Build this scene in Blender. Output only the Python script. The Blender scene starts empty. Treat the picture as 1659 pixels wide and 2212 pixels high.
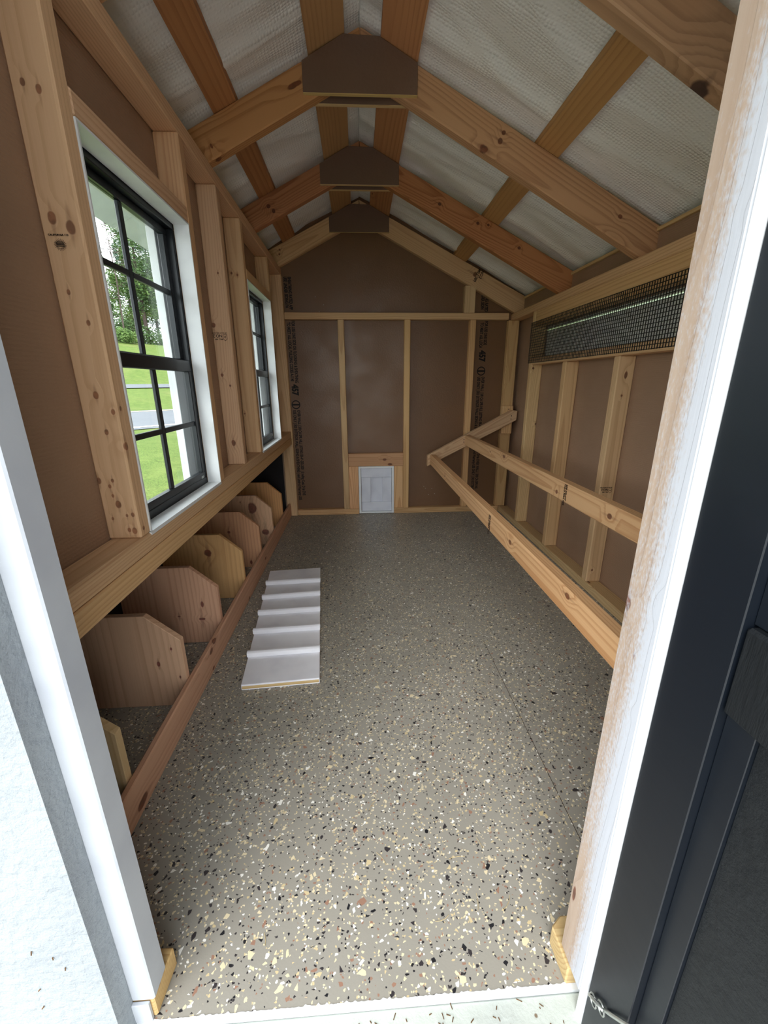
import bpy, bmesh, math, random
from mathutils import Vector, Matrix
C = bpy.context.scene.collection
R = math.radians
random.seed(7)

# ---------------------------------------------------------------- camera
cam_d = bpy.data.cameras.new('camera')
cam_d.sensor_fit = 'HORIZONTAL'; cam_d.sensor_width = 36.0
cam_d.lens = 36.0 * 892.315 / 1659.0
cam_d.clip_start = .02; cam_d.clip_end = 400
cam = bpy.data.objects.new('camera', cam_d); C.objects.link(cam)
rt = Vector((0.99817785, -0.06004915, -0.00592285)); up = Vector((0.02351402, 0.29670287, 0.95468031)); fw = Vector((0.05557041, 0.95308001, -0.29757423))
M = Matrix(((rt.x, up.x, -fw.x), (rt.y, up.y, -fw.y), (rt.z, up.z, -fw.z))).to_4x4()
M.translation = Vector((0.11479, -2.77698, 0.86479))
cam.matrix_world = M
bpy.context.scene.camera = cam

# ---------------------------------------------------------------- sky, sun, exposure
sc = bpy.context.scene
sc.view_settings.view_transform = 'Standard'; sc.view_settings.look = 'None'
sc.view_settings.gamma = 1.0; sc.view_settings.use_curve_mapping = False
sc.view_settings.exposure = 0.84
SKY = 3.0
world = bpy.data.worlds.new('overcast_sky'); sc.world = world; world.use_nodes = True
wn = world.node_tree; wn.nodes.clear()
wo = wn.nodes.new('ShaderNodeOutputWorld'); wb = wn.nodes.new('ShaderNodeBackground')
tc = wn.nodes.new('ShaderNodeTexCoord'); nz = wn.nodes.new('ShaderNodeTexNoise')
nz.inputs['Scale'].default_value = 2.2; nz.inputs['Detail'].default_value = 4
cr = wn.nodes.new('ShaderNodeValToRGB')
cr.color_ramp.elements[0].position = .35; cr.color_ramp.elements[0].color = (.84, .92, 1.0, 1)
cr.color_ramp.elements[1].position = .65; cr.color_ramp.elements[1].color = (.96, .985, 1.0, 1)
wn.links.new(tc.outputs['Generated'], nz.inputs['Vector']); wn.links.new(nz.outputs['Fac'], cr.inputs['Fac'])
wn.links.new(cr.outputs['Color'], wb.inputs['Color']); wb.inputs['Strength'].default_value = SKY
wn.links.new(wb.outputs[0], wo.inputs[0])
sun_d = bpy.data.lights.new('sun', 'SUN'); sun_d.energy = 1.2; sun_d.angle = R(40); sun_d.color = (1, .97, .92)
sun = bpy.data.objects.new('sun', sun_d); C.objects.link(sun)
sun.rotation_euler = (R(42), 0, R(-25))
try:
    sc.cycles.max_bounces = 14; sc.cycles.diffuse_bounces = 9; sc.cycles.glossy_bounces = 5
    sc.cycles.transparent_max_bounces = 16; sc.cycles.sample_clamp_indirect = 8
except Exception: pass

# ---------------------------------------------------------------- node helpers
def srgb(r, g, b):
    f = lambda c: ((c/255+.055)/1.055)**2.4 if c > 10 else c/255/12.92
    return (f(r), f(g), f(b), 1)
class N:
    def __init__(s, name):
        s.m = bpy.data.materials.new(name); s.m.use_nodes = True; s.t = s.m.node_tree; s.t.nodes.clear()
        s.out = s.t.nodes.new('ShaderNodeOutputMaterial'); s.b = s.t.nodes.new('ShaderNodeBsdfPrincipled')
        s.t.links.new(s.b.outputs[0], s.out.inputs[0])
    def l(s, a, b): s.t.links.new(a, b)
    def put(s, inp, v):
        if isinstance(v, bpy.types.NodeSocket): s.l(v, inp)
        elif v is not None: inp.default_value = v
    def math(s, op, a, b=None, c=None):
        n = s.t.nodes.new('ShaderNodeMath'); n.operation = op
        s.put(n.inputs[0], a); s.put(n.inputs[1], b); s.put(n.inputs[2], c); return n.outputs[0]
    def vm(s, op, a, b=None, scale=None):
        n = s.t.nodes.new('ShaderNodeVectorMath'); n.operation = op
        s.put(n.inputs[0], a); s.put(n.inputs[1], b)
        if scale is not None: s.put(n.inputs['Scale'], scale)
        return n.outputs['Value'] if op in ('LENGTH', 'DOT_PRODUCT', 'DISTANCE') else n.outputs[0]
    def sep(s, v): n = s.t.nodes.new('ShaderNodeSeparateXYZ'); s.l(v, n.inputs[0]); return n.outputs
    def comb(s, x, y, z):
        n = s.t.nodes.new('ShaderNodeCombineXYZ'); s.put(n.inputs[0], x); s.put(n.inputs[1], y); s.put(n.inputs[2], z); return n.outputs[0]
    def noise(s, v, scale=5, detail=3, rough=.5, dist=0):
        n = s.t.nodes.new('ShaderNodeTexNoise'); s.put(n.inputs['Vector'], v); n.inputs['Scale'].default_value = scale
        n.inputs['Detail'].default_value = detail; n.inputs['Roughness'].default_value = rough; n.inputs['Distortion'].default_value = dist
        return n.outputs['Fac']
    def vor(s, v, scale=5, metric='EUCLIDEAN', rnd=1, dim='3D'):
        n = s.t.nodes.new('ShaderNodeTexVoronoi'); n.voronoi_dimensions = dim; n.distance = metric
        s.put(n.inputs['Vector'], v); n.inputs['Scale'].default_value = scale; n.inputs['Randomness'].default_value = rnd
        return n.outputs
    def ss(s, v, a, b, c=0., d=1.):
        n = s.t.nodes.new('ShaderNodeMapRange'); n.interpolation_type = 'SMOOTHSTEP'
        s.put(n.inputs[0], v)
        for i, k in enumerate((a, b, c, d)): s.put(n.inputs[i+1], k)
        return n.outputs[0]
    def mix(s, f, a, b, mode='MIX'):
        n = s.t.nodes.new('ShaderNodeMix'); n.data_type = 'RGBA'; n.blend_type = mode
        s.put(n.inputs[0], f); s.put(n.inputs[6], a); s.put(n.inputs[7], b); return n.outputs[2]
    def bump(s, h, dist=.001, strength=1.):
        n = s.t.nodes.new('ShaderNodeBump'); n.inputs['Distance'].default_value = dist; n.inputs['Strength'].default_value = strength
        s.l(h, n.inputs['Height']); s.l(n.outputs[0], s.b.inputs['Normal'])
    def obj(s): n = s.t.nodes.new('ShaderNodeTexCoord'); return n.outputs['Object']
    def rnd(s): n = s.t.nodes.new('ShaderNodeObjectInfo'); return n.outputs['Random']
    def geo(s): n = s.t.nodes.new('ShaderNodeNewGeometry'); return n.outputs['Position']
    def base(s, c, rough=.5, spec=.5, metal=0):
        s.put(s.b.inputs['Base Color'], c); s.put(s.b.inputs['Roughness'], rough)
        s.b.inputs['Specular IOR Level'].default_value = spec; s.b.inputs['Metallic'].default_value = metal
        return s.m

# wood: growth rings round a pith line parallel to local X, streaks, knots
WREG = {}
def reknot(o, pts):
    """give a board its own copy of its wood with knots at world positions (x, y, z, radius, stretch)"""
    m = o.data.materials[0]; a, k = WREG[m.name]; k = dict(k); Mi = WM[o.name].inverted()
    k['knots'] = [(*(Mi @ Vector(p[:3])), p[3], p[4]) for p in pts]; k['knotty'] = min(.05, k.get('knotty', .05))
    o.data.materials[0] = wood(m.name+'_knots', *a, **k); return o
def wood(name, light, dark, **k):
    m = wood_(name, light, dark, **k); WREG[m.name] = ((light, dark), k); return m
def wood_(name, light, dark, ring=.0052, knots=(), rough=.62, knotty=.25, paint=None, kcol=(78, 38, 22), ringamt=.55, pith=(.05, .045), grad=None):
    n = N(name); p = n.obj(); r = n.rnd()
    x, y, z = n.sep(p)[:3]
    r2 = n.math('FRACT', n.math('MULTIPLY', r, 17.31)); r3 = n.math('FRACT', n.math('MULTIPLY', r, 91.7))
    off = n.comb(n.math('MULTIPLY', r, 13.), n.math('MULTIPLY', r2, 7.), n.math('MULTIPLY', r3, 5.))
    q = n.vm('ADD', p, off)
    warp = n.math('SUBTRACT', n.noise(n.vm('MULTIPLY', q, (2.2, 9, 9)), 1, 2), .5)
    cy = n.math('MULTIPLY_ADD', r2, .11, -.055); cz = n.math('MULTIPLY_ADD', r3, pith[1], pith[0]*.5)
    yy = n.math('ADD', n.math('SUBTRACT', y, cy), n.math('MULTIPLY', warp, .022))
    zz = n.math('SUBTRACT', z, cz)
    rad = n.math('SQRT', n.math('ADD', n.math('MULTIPLY', yy, yy), n.math('MULTIPLY', zz, zz)))
    rad = n.math('ADD', rad, n.math('MULTIPLY', x, n.math('MULTIPLY_ADD', r, .05, -.025)))
    # random small knots
    kv = n.vor(n.vm('MULTIPLY', q, (4.2, 13, 13)), 1)
    ksel = n.math('GREATER_THAN', n.sep(kv['Color'])[0], 1-knotty)
    ksz = n.math('MULTIPLY_ADD', n.sep(kv['Color'])[1], .07, .03)
    kd = kv['Distance']
    kmask = n.math('MULTIPLY', ksel, n.ss(kd, n.math('MULTIPLY', ksz, .75), ksz, 1, 0))
    kb = n.math('MULTIPLY', ksel, n.ss(kd, .02, .38, 1, 0))
    rad = n.math('ADD', rad, n.math('MULTIPLY', kb, .016))
    kring = kd
    for (kx, ky, kz, kr, st) in knots:
        v = n.vm('MULTIPLY', n.vm('SUBTRACT', p, (kx, ky, kz)), (1/st, 1, 1))
        wob = n.math('MULTIPLY_ADD', n.noise(n.vm('MULTIPLY', p, (40, 40, 40)), 1, 2), kr*.7, -kr*.35)
        d = n.math('ADD', n.vm('LENGTH', v), wob)
        m = n.ss(d, kr*.7, kr*1.02, 1, 0)
        kmask = n.math('MAXIMUM', kmask, m)
        rad = n.math('ADD', rad, n.math('MULTIPLY', n.ss(d, 0, kr*4.2, 1, 0), kr*1.15))
        # resin streak running along the grain away from the knot
        s_ = n.vm('LENGTH', n.vm('MULTIPLY', n.vm('SUBTRACT', p, (kx, ky, kz)), (.16, 1.2, 1)))
        kmask = n.math('MAXIMUM', kmask, n.math('MULTIPLY', n.ss(n.math('ADD', s_, wob), kr*.25, kr*.8, 1, 0), .38))
    ph = n.math('FRACT', n.math('DIVIDE', rad, ring))
    late = n.ss(ph, .35, .93, 0, 1); late = n.math('MULTIPLY', late, n.ss(ph, .93, 1., 1, 0))
    streak = n.noise(n.vm('MULTIPLY', q, (3, 190, 190)), 1, 2)
    big = n.noise(n.vm('MULTIPLY', q, (1.3, 6, 6)), 1, 2)
    fac = n.math('ADD', n.math('MULTIPLY', late, ringamt), n.math('MULTIPLY', n.math('SUBTRACT', streak, .5), .7))
    fac = n.math('ADD', fac, n.math('MULTIPLY', n.math('SUBTRACT', big, .5), .9))
    fac = n.math('MINIMUM', n.math('MAXIMUM', fac, 0), 1)
    col = n.mix(fac, srgb(*light), srgb(*dark))
    # board to board tone
    hsv = n.t.nodes.new('ShaderNodeHueSaturation'); n.l(col, hsv.inputs['Color'])
    n.l(n.math('MULTIPLY_ADD', r, .24, .88), hsv.inputs['Value']); n.l(n.math('MULTIPLY_ADD', r2, .016, .492), hsv.inputs['Hue'])
    n.l(n.math('MULTIPLY_ADD', r3, .16, .92), hsv.inputs['Saturation'])
    kc = n.mix(n.ss(n.noise(n.vm('MULTIPLY', p, (90, 90, 90)), 1, 1), .35, .65), srgb(*kcol), srgb(min(255, kcol[0]*1.35), kcol[1]*1.35, kcol[2]*1.3))
    col = n.mix(n.math('MULTIPLY', kmask, .85), hsv.outputs[0], kc)
    rr = rough
    if paint:
        pc, lo, hi = paint
        pn = n.math('ADD', n.math('MULTIPLY', n.noise(n.vm('MULTIPLY', q, (3, 18, 18)), 1, 2), .45), n.math('MULTIPLY', n.noise(n.vm('MULTIPLY', q, (160, 420, 420)), 1, 3, .6), .55))
        if grad: pn = n.math('ADD', pn, n.ss(z, grad[0], grad[1], 0, .42))
        pf = n.ss(pn, lo, hi)
        col = n.mix(pf, col, srgb(*pc))
    n.bump(n.math('ADD', n.math('MULTIPLY', streak, .6), n.math('MULTIPLY', late, -.4)), .0006, .55)
    return n.base(col, rr, .32)

PINE = wood('pine_pale', (208, 170, 124), (172, 128, 84))
PINE_L = wood('pine_left_wall', (214, 177, 136), (180, 136, 96), knotty=.2, ringamt=.45)
PINE_NEAR = wood('pine_window_stud', (210, 172, 138), (178, 136, 102), ring=.009, knotty=.05, ringamt=.3, kcol=(104, 64, 44))
PINE_O = wood('pine_rafter_orange', (184, 136, 94), (140, 92, 56), knotty=.08, ring=.009)
PINE_R = wood('pine_rafter_red', (172, 124, 84), (124, 78, 48), knotty=.1, kcol=(60, 26, 18))
PINE_P = wood('pine_purlin', (186, 138, 92), (146, 98, 60), knotty=.06, ring=.012, ringamt=.4)
PINE_ROOST = wood('pine_roost', (216, 176, 132), (176, 126, 82), knotty=.12, ring=.006)
PINE_RW = wood('pine_right_wall', (212, 176, 128), (182, 140, 94), knotty=.2, ring=.006)
CEDAR = wood('nest_front_board', (212, 164, 134), (178, 126, 98), ring=.012, knotty=.1, ringamt=.4, knots=[(-.87, .015, .01, .014, 1.7), (-.33, -.01, .01, .011, 1.6), (.25, .012, .01, .008, 1.4)])
CUT = wood('fresh_cut_end', (196, 168, 118), (166, 130, 80), knotty=.05, ring=.006)
WHITEWASH = wood('whitewashed_pine', (178, 156, 140), (152, 126, 108), knotty=.05, paint=((180, 183, 190), .46, .80), grad=(.016, -.028), ring=.007, ringamt=.35)
GREYWOOD = wood('weathered_wood', (150, 134, 108), (104, 90, 68), knotty=.05)

def fibre(name, c1, c2, weave=420, rough=.42):
    n = N(name); p = n.obj()
    g = n.noise(p, 3, 3); f = n.noise(p, 260, 2)
    w = n.math('SINE', n.math('MULTIPLY', n.sep(p)[2], weave*2.2)); w2 = n.noise(n.vm('MULTIPLY', p, (120, 120, 700)), 1, 1)
    col = n.mix(n.math('ADD', n.math('MULTIPLY', g, .7), n.math('MULTIPLY', f, .3)), srgb(*c1), srgb(*c2))
    n.bump(n.math('ADD', n.math('ADD', n.math('MULTIPLY', w, .25), n.math('MULTIPLY', w2, .9)), n.math('MULTIPLY', f, .5)), .0011, .6)
    return n.base(col, n.ss(n.noise(p, 6, 2), .3, .7, rough-.06, rough+.1), .5)
BROWN_SHADED = fibre('brown_hardboard_shaded', (128, 93, 62), (106, 75, 49))  # back wall sheathing, light falloff put into the darker colour
BROWN_LIT = fibre('brown_hardboard_lit', (166, 135, 110), (143, 114, 92))  # same sheathing on the side walls, lightened to carry the light on them
BROWN_G = fibre('brown_gusset_board', (116, 90, 72), (98, 74, 58), rough=.55)

def white_paint(name, c=(222, 225, 226), rough=.45, bumps=.0012, sc_=55, speck=0):
    n = N(name); p = n.obj()
    a = n.noise(n.vm('MULTIPLY', p, (1, 1, 1)), sc_, 4, .6); b = n.noise(n.vm('MULTIPLY', p, (60, 60, 12)), 1, 2)
    col = n.mix(n.ss(n.noise(p, 9, 3), .4, .75), srgb(*c), srgb(c[0]*.94, c[1]*.94, c[2]*.95))
    if speck:
        v = n.vor(p, 70); k = n.math('MULTIPLY', n.math('GREATER_THAN', n.sep(v['Color'])[0], 1-speck), n.ss(v['Distance'], .1, .22, 1, 0))
        col = n.mix(k, col, srgb(120, 104, 84))
    n.bump(n.math('ADD', a, n.math('MULTIPLY', b, .3)), bumps, .7)
    return n.base(col, rough, .4)
WHITE = white_paint('white_painted_wood')
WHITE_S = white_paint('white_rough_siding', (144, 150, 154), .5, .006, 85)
WHITE_T = white_paint('white_jamb_paint', (186, 190, 196), .35, .0008, 30)
WHITE_D = white_paint('dusty_white_sill', (186, 192, 184), .6, .002, 60, speck=.06)
RAMPW = white_paint('white_ramp_paint', (240, 240, 244), .6, .0007, 40)
POPW = white_paint('white_pop_door_paint', (226, 229, 238), .5, .0008, 60)
POPF = white_paint('pop_door_frame_paint', (240, 243, 243), .45, .0006, 60)
EAVEW = white_paint('eave_paint', (240, 244, 240), .6, .0008, 30)

def plain(name, c, rough=.5, spec=.5, metal=0, nscale=0, amt=.12):
    n = N(name); col = srgb(*c)
    if nscale:
        f = n.noise(n.obj(), nscale, 3); col = n.mix(f, srgb(*[k*(1-amt) for k in c]), srgb(*[min(255, k*(1+amt)) for k in c]))
    return n.base(col, rough, spec, metal)
BLACK_V = plain('black_vinyl', (17, 22, 27), .36, .45, nscale=4)
BLACK_N = plain('black_nest_interior', (34, 30, 32), .7, .3, nscale=12, amt=.2)
WIRE = plain('black_coated_wire', (16, 18, 20), .45, .4)
METAL = plain('galvanised_steel', (182, 186, 182), .35, .5, .85, nscale=40)
INK = plain('black_ink', (26, 20, 18), .6, .3)
INK2 = plain('faded_ink', (58, 44, 34), .7, .2)
SCREW = plain('dark_screw', (22, 20, 20), .5, .5, .4)
CHALK = plain('pale_staple', (210, 205, 190), .4, .5, .3)
EARTH = plain('dry_debris', (96, 70, 44), .9, .1)
STRAW = plain('straw', (190, 168, 120), .8, .2)

n = N('black_door_paint'); p = n.obj(); s1 = n.noise(n.vm('MULTIPLY', p, (30, 30, 6)), 1, 3); dust = n.noise(p, 5, 4, .65)
col = n.mix(n.ss(dust, .55, .8), srgb(12, 18, 26), srgb(25, 30, 37)); n.bump(s1, .0008, .4)
BLACK_D = n.base(col, .42, .4)
n = N('black_door_rough'); p = n.obj(); s1 = n.noise(n.vm('MULTIPLY', p, (60, 8, 60)), 1, 5, .7)
col = n.mix(n.ss(n.noise(p, 4, 4, .6), .5, .8), srgb(12, 16, 20), srgb(28, 30, 34)); n.bump(s1, .0025, .8)
BLACK_R = n.base(col, .55, .35)

# flaked floor coating
n = N('flaked_floor_coating'); p = n.geo(); px, py, _ = n.sep(p)[:3]
p2 = n.comb(px, py, 0.)
base = n.mix(n.noise(p2, 4, 3), srgb(140, 136, 126), srgb(152, 148, 138))
def flakes(base, scale, keep, e0, e1, shift, ramp, sq=(1, 1, 1)):
    w = n.t.nodes.new('ShaderNodeTexNoise'); n.l(p2, w.inputs['Vector']); w.inputs['Scale'].default_value = scale*2.2; w.inputs['Detail'].default_value = 1
    v = n.vm('ADD', n.vm('MULTIPLY', p2, sq), n.vm('ADD', n.vm('MULTIPLY', w.outputs['Color'], (.22/scale,)*3), (0, 0, shift)))
    v = n.vm('MULTIPLY', v, (1, 1, 0)); v = n.vm('ADD', v, (shift*3, shift, 0))
    o = n.vor(v, scale, 'EUCLIDEAN', 1, '2D'); c = n.sep(o['Color'])
    ed = n.t.nodes.new('ShaderNodeTexVoronoi'); ed.voronoi_dimensions = '2D'; ed.feature = 'DISTANCE_TO_EDGE'; n.l(v, ed.inputs['Vector']); ed.inputs['Scale'].default_value = scale
    sel = n.math('LESS_THAN', c[0], keep); lim = n.math('MULTIPLY_ADD', c[1], e1-e0, e0)
    m = n.math('MULTIPLY', sel, n.math('GREATER_THAN', ed.outputs['Distance'], lim))
    rp = n.t.nodes.new('ShaderNodeValToRGB'); rp.color_ramp.interpolation = 'CONSTANT'; e = rp.color_ramp.elements
    e[0].position = 0; e[0].color = srgb(*ramp[0][1]); e[1].position = ramp[1][0]; e[1].color = srgb(*ramp[1][1])
    for q_, cc in ramp[2:]: k = e.new(q_); k.color = srgb(*cc)
    n.l(c[2], rp.inputs[0]); return n.mix(m, base, rp.outputs[0])
CH = [(0, (214, 200, 166)), (.34, (52, 48, 50)), (.52, (146, 112, 94)), (.62, (236, 234, 226)), (.76, (30, 30, 34)), (.86, (198, 180, 140))]
base = flakes(base, 320, .13, .02, .22, .31, CH)
base = flakes(base, 190, .10, .04, .26, 1.7, CH, (1, 1.3, 1))
base = flakes(base, 122, .075, .06, .30, .77, CH, (1.25, 1, 1))
base = flakes(base, 80, .024, .10, .34, 2.2, CH, (1, 1.25, 1))
n.bump(n.noise(p2, 300, 2), .0004, .4)
FLOORM = n.base(base, n.ss(n.noise(p2, 5, 3), .3, .7, .34, .5), .45)

# bubble wrap like insulation
n = N('white_bubble_insulation'); p = n.obj()
v = n.vor(n.vm('MULTIPLY', p, (1, 1, 1)), 105, rnd=.25); lines = n.noise(n.vm('MULTIPLY', p, (4, 60, 4)), 1, 3)
col = n.mix(n.noise(p, 5, 3), srgb(232, 231, 226), srgb(243, 242, 238))
n.bump(n.math('ADD', n.math('MULTIPLY', n.ss(v['Distance'], .1, .6, 1, 0), .6), n.math('MULTIPLY', lines, .9)), .0022, .8)
INSUL = n.base(col, .4, .5)

# glass
n = N('window_glass'); n.t.nodes.remove(n.b)
tr = n.t.nodes.new('ShaderNodeBsdfTransparent'); tr.inputs[0].default_value = (.965, .985, .98, 1)
gl = n.t.nodes.new('ShaderNodeBsdfGlossy'); gl.inputs['Roughness'].default_value = .02
fr = n.t.nodes.new('ShaderNodeLayerWeight'); fr.inputs[0].default_value = .5; mx = n.t.nodes.new('ShaderNodeMixShader')
n.l(n.math('MULTIPLY_ADD', n.math('POWER', fr.outputs['Facing'], 5.), .8, .025), mx.inputs[0]); n.l(tr.outputs[0], mx.inputs[1]); n.l(gl.outputs[0], mx.inputs[2]); n.l(mx.outputs[0], n.out.inputs[0])
GLASS = n.m

# outdoors
n = N('lawn_grass'); p = n.geo(); a = n.noise(p, 2.2, 6, .7); b = n.noise(p, 45, 5, .75); c_ = n.noise(p, .25, 3)
col = n.mix(n.ss(b, .35, .68), srgb(50, 68, 30), srgb(112, 132, 64)); col = n.mix(n.ss(a, .4, .7, 0, .5), col, srgb(116, 128, 68)); col = n.mix(n.ss(c_, .5, .75, 0, .45), col, srgb(124, 120, 78))
n.bump(b, .03, .6); LAWN = n.base(col, .9, .1)
n = N('asphalt_road'); p = n.geo(); col = n.mix(n.noise(n.vm('MULTIPLY', p, (1, 1, 1)), 1.4, 5, .7), srgb(88, 91, 96), srgb(108, 111, 116)); ROAD = n.base(col, .85, .2)
LINE = plain('road_line_paint', (236, 232, 222), .7)
LINEY = plain('road_line_yellow', (226, 196, 150), .7)
def leafm(name, c1, c2):
    n = N(name); g = n.geo(); f = n.noise(g, 1.1, 3); r = n.noise(g, 9, 2)
    col = n.mix(n.ss(n.math('ADD', n.math('MULTIPLY', f, .5), n.math('MULTIPLY', r, .5)), .35, .65), srgb(*c1), srgb(*c2))
    n.b.inputs['Subsurface Weight'].default_value = 0
    return n.base(col, .7, .2)
LEAF1 = leafm('leaves_green', (48, 72, 44), (104, 128, 80))
LEAF2 = leafm('leaves_blue_green', (54, 78, 66), (98, 122, 102))
LEAF3 = leafm('leaves_light', (70, 98, 50), (122, 146, 84))
BARK = plain('bark', (78, 68, 64), .9, .1, nscale=8, amt=.3)
METROOF = plain('dark_metal_roof', (50, 54, 58), .5, .5)

# ---------------------------------------------------------------- geometry helpers
def setp(o, label=None, cat=None, group=None, kind=None):
    if label: o['label'] = label
    if cat: o['category'] = cat
    if group: o['group'] = group
    if kind: o['kind'] = kind
    return o
def wmat(o):
    return o.get('_m') and Matrix([o['_m'][i*4:i*4+4] for i in range(4)]) or Matrix.Identity(4)
WM = {}
def link(o, M, parent):
    C.objects.link(o); WM[o.name] = M
    if parent is not None:
        o.parent = parent; o.matrix_parent_inverse = Matrix.Identity(4)
        o.matrix_basis = WM[parent.name].inverted() @ M
    else: o.matrix_basis = M
    return o
def empty(name, loc, **k):
    o = bpy.data.objects.new(name, None); o.empty_display_size = .05
    link(o, Matrix.Translation(Vector(loc)), None); return setp(o, **k)
def frame(org, X, Y):
    X = Vector(X).normalized(); Y = Vector(Y); Y = (Y - X*Y.dot(X)).normalized(); Z = X.cross(Y)
    m = Matrix((X, Y, Z)).transposed().to_4x4(); m.translation = Vector(org); return m
def from_bm(name, bm, mat, parent=None, M=Matrix.Identity(4), smooth=False, local=False):
    """bm in world coordinates unless local"""
    if not local: bmesh.ops.transform(bm, matrix=M.inverted(), verts=bm.verts)
    bmesh.ops.recalc_face_normals(bm, faces=bm.faces)
    me = bpy.data.meshes.new(name); bm.to_mesh(me); bm.free()
    if smooth:
        for f in me.polygons: f.use_smooth = True
    for m in (mat if isinstance(mat, (list, tuple)) else [mat]): me.materials.append(m)
    return link(bpy.data.objects.new(name, me), M, parent)
def bevel(bm, w, seg=1):
    if w: bmesh.ops.bevel(bm, geom=list(bm.edges), offset=w, segments=seg, affect='EDGES', profile=.6, clamp_overlap=True)
def addbox(bm, x0, x1, y0, y1, z0, z1):
    vs = [bm.verts.new((x, y, z)) for x in (x0, x1) for y in (y0, y1) for z in (z0, z1)]
    for f in ((0, 1, 3, 2), (4, 6, 7, 5), (0, 4, 5, 1), (2, 3, 7, 6), (0, 2, 6, 4), (1, 5, 7, 3)): bm.faces.new([vs[i] for i in f])
AX = {'x': ((1, 0, 0), (0, 1, 0)), 'y': ((0, 1, 0), (0, 0, 1)), 'z': ((0, 0, 1), (1, 0, 0)), 'y2': ((0, 1, 0), (1, 0, 0)), 'z2': ((0, 0, 1), (0, 1, 0)), 'x2': ((1, 0, 0), (0, 0, 1))}
def box(name, x0, x1, y0, y1, z0, z1, mat, parent=None, grain='z', bev=.003, **k):
    bm = bmesh.new(); addbox(bm, min(x0, x1), max(x0, x1), min(y0, y1), max(y0, y1), min(z0, z1), max(z0, z1)); bevel(bm, bev)
    X, Y = AX[grain]
    return setp(from_bm(name, bm, mat, parent, frame(((x0+x1)/2, (y0+y1)/2, (z0+z1)/2), X, Y)), **k)
def prism(name, pts, axis, a, b, mat, parent=None, gx=None, bev=.0025, **k):
    """polygon pts in the plane across 'axis' extruded from a to b; gx = grain direction in world"""
    def P(u, v, w): return {'x': (w, u, v), 'y': (u, w, v), 'z': (u, v, w)}[axis]
    bm = bmesh.new(); A = [bm.verts.new(P(u, v, a)) for u, v in pts]; B = [bm.verts.new(P(u, v, b)) for u, v in pts]
    bm.faces.new(A); bm.faces.new(B[::-1]); n_ = len(pts)
    for i in range(n_): bm.faces.new((A[i], B[i], B[(i+1) % n_], A[(i+1) % n_]))
    bmesh.ops.recalc_face_normals(bm, faces=bm.faces); bevel(bm, bev)
    cu = sum(p[0] for p in pts)/n_; cv = sum(p[1] for p in pts)/n_
    axv = {'x': (1, 0, 0), 'y': (0, 1, 0), 'z': (0, 0, 1)}[axis]; gx = gx or {'x': (0, 0, 1), 'y': (0, 0, 1), 'z': (1, 0, 0)}[axis]
    Yv = Vector(axv).cross(Vector(gx))
    if Yv.length < 1e-4: Yv = Vector((1, 0, 0)) if abs(gx[0]) < .5 else Vector((0, 0, 1))
    return setp(from_bm(name, bm, mat, parent, frame(P(cu, cv, (a+b)/2), gx, Yv)), **k)
def tube(bm, pts, r, seg=8):
    pts = [Vector(p) for p in pts]; rings = []
    for i, p in enumerate(pts):
        d = (pts[min(i+1, len(pts)-1)] - pts[max(i-1, 0)]).normalized()
        a = d.cross(Vector((0, 0, 1)) if abs(d.z) < .9 else Vector((1, 0, 0))).normalized(); b = d.cross(a)
        rings.append([bm.verts.new(p + (a*math.cos(2*math.pi*j/seg) + b*math.sin(2*math.pi*j/seg))*r) for j in range(seg)])
    for i in range(len(rings)-1):
        for j in range(seg): bm.faces.new((rings[i][j], rings[i][(j+1) % seg], rings[i+1][(j+1) % seg], rings[i+1][j]))
    bm.faces.new(rings[0][::-1]); bm.faces.new(rings[-1])
def holed(name, axis, a, b, u0, u1, v0, v1, holes, mat, parent=None, **k):
    """sheet of thickness a..b across axis, over u x v, with rectangular holes"""
    us = sorted({u0, u1} | {h[i] for h in holes for i in (0, 1)}); vs = sorted({v0, v1} | {h[i] for h in holes for i in (2, 3)})
    us = [u for u in us if u0 <= u <= u1]; vs = [v for v in vs if v0 <= v <= v1]
    solid = lambda i, j: 0 <= i < len(us)-1 and 0 <= j < len(vs)-1 and not any(h[0] <= (us[i]+us[i+1])/2 <= h[1] and h[2] <= (vs[j]+vs[j+1])/2 <= h[3] for h in holes)
    bm = bmesh.new(); cache = {}
    def V(i, j, w):
        if (i, j, w) not in cache:
            u, v = us[i], vs[j]; cache[(i, j, w)] = bm.verts.new({'x': (w, u, v), 'y': (u, w, v), 'z': (u, v, w)}[axis])
        return cache[(i, j, w)]
    for i in range(len(us)-1):
        for j in range(len(vs)-1):
            if not solid(i, j): continue
            bm.faces.new((V(i, j, a), V(i+1, j, a), V(i+1, j+1, a), V(i, j+1, a))); bm.faces.new((V(i, j, b), V(i, j+1, b), V(i+1, j+1, b), V(i+1, j, b)))
            for (di, dj, e) in ((-1, 0, ((i, j), (i, j+1))), (1, 0, ((i+1, j), (i+1, j+1))), (0, -1, ((i, j), (i+1, j))), (0, 1, ((i, j+1), (i+1, j+1)))):
                if not solid(i+di, j+dj): bm.faces.new((V(*e[0], a), V(*e[1], a), V(*e[1], b), V(*e[0], b)))
    return setp(from_bm(name, bm, mat, parent, Matrix.Translation(((0, 0, 0)))), **k)
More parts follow.
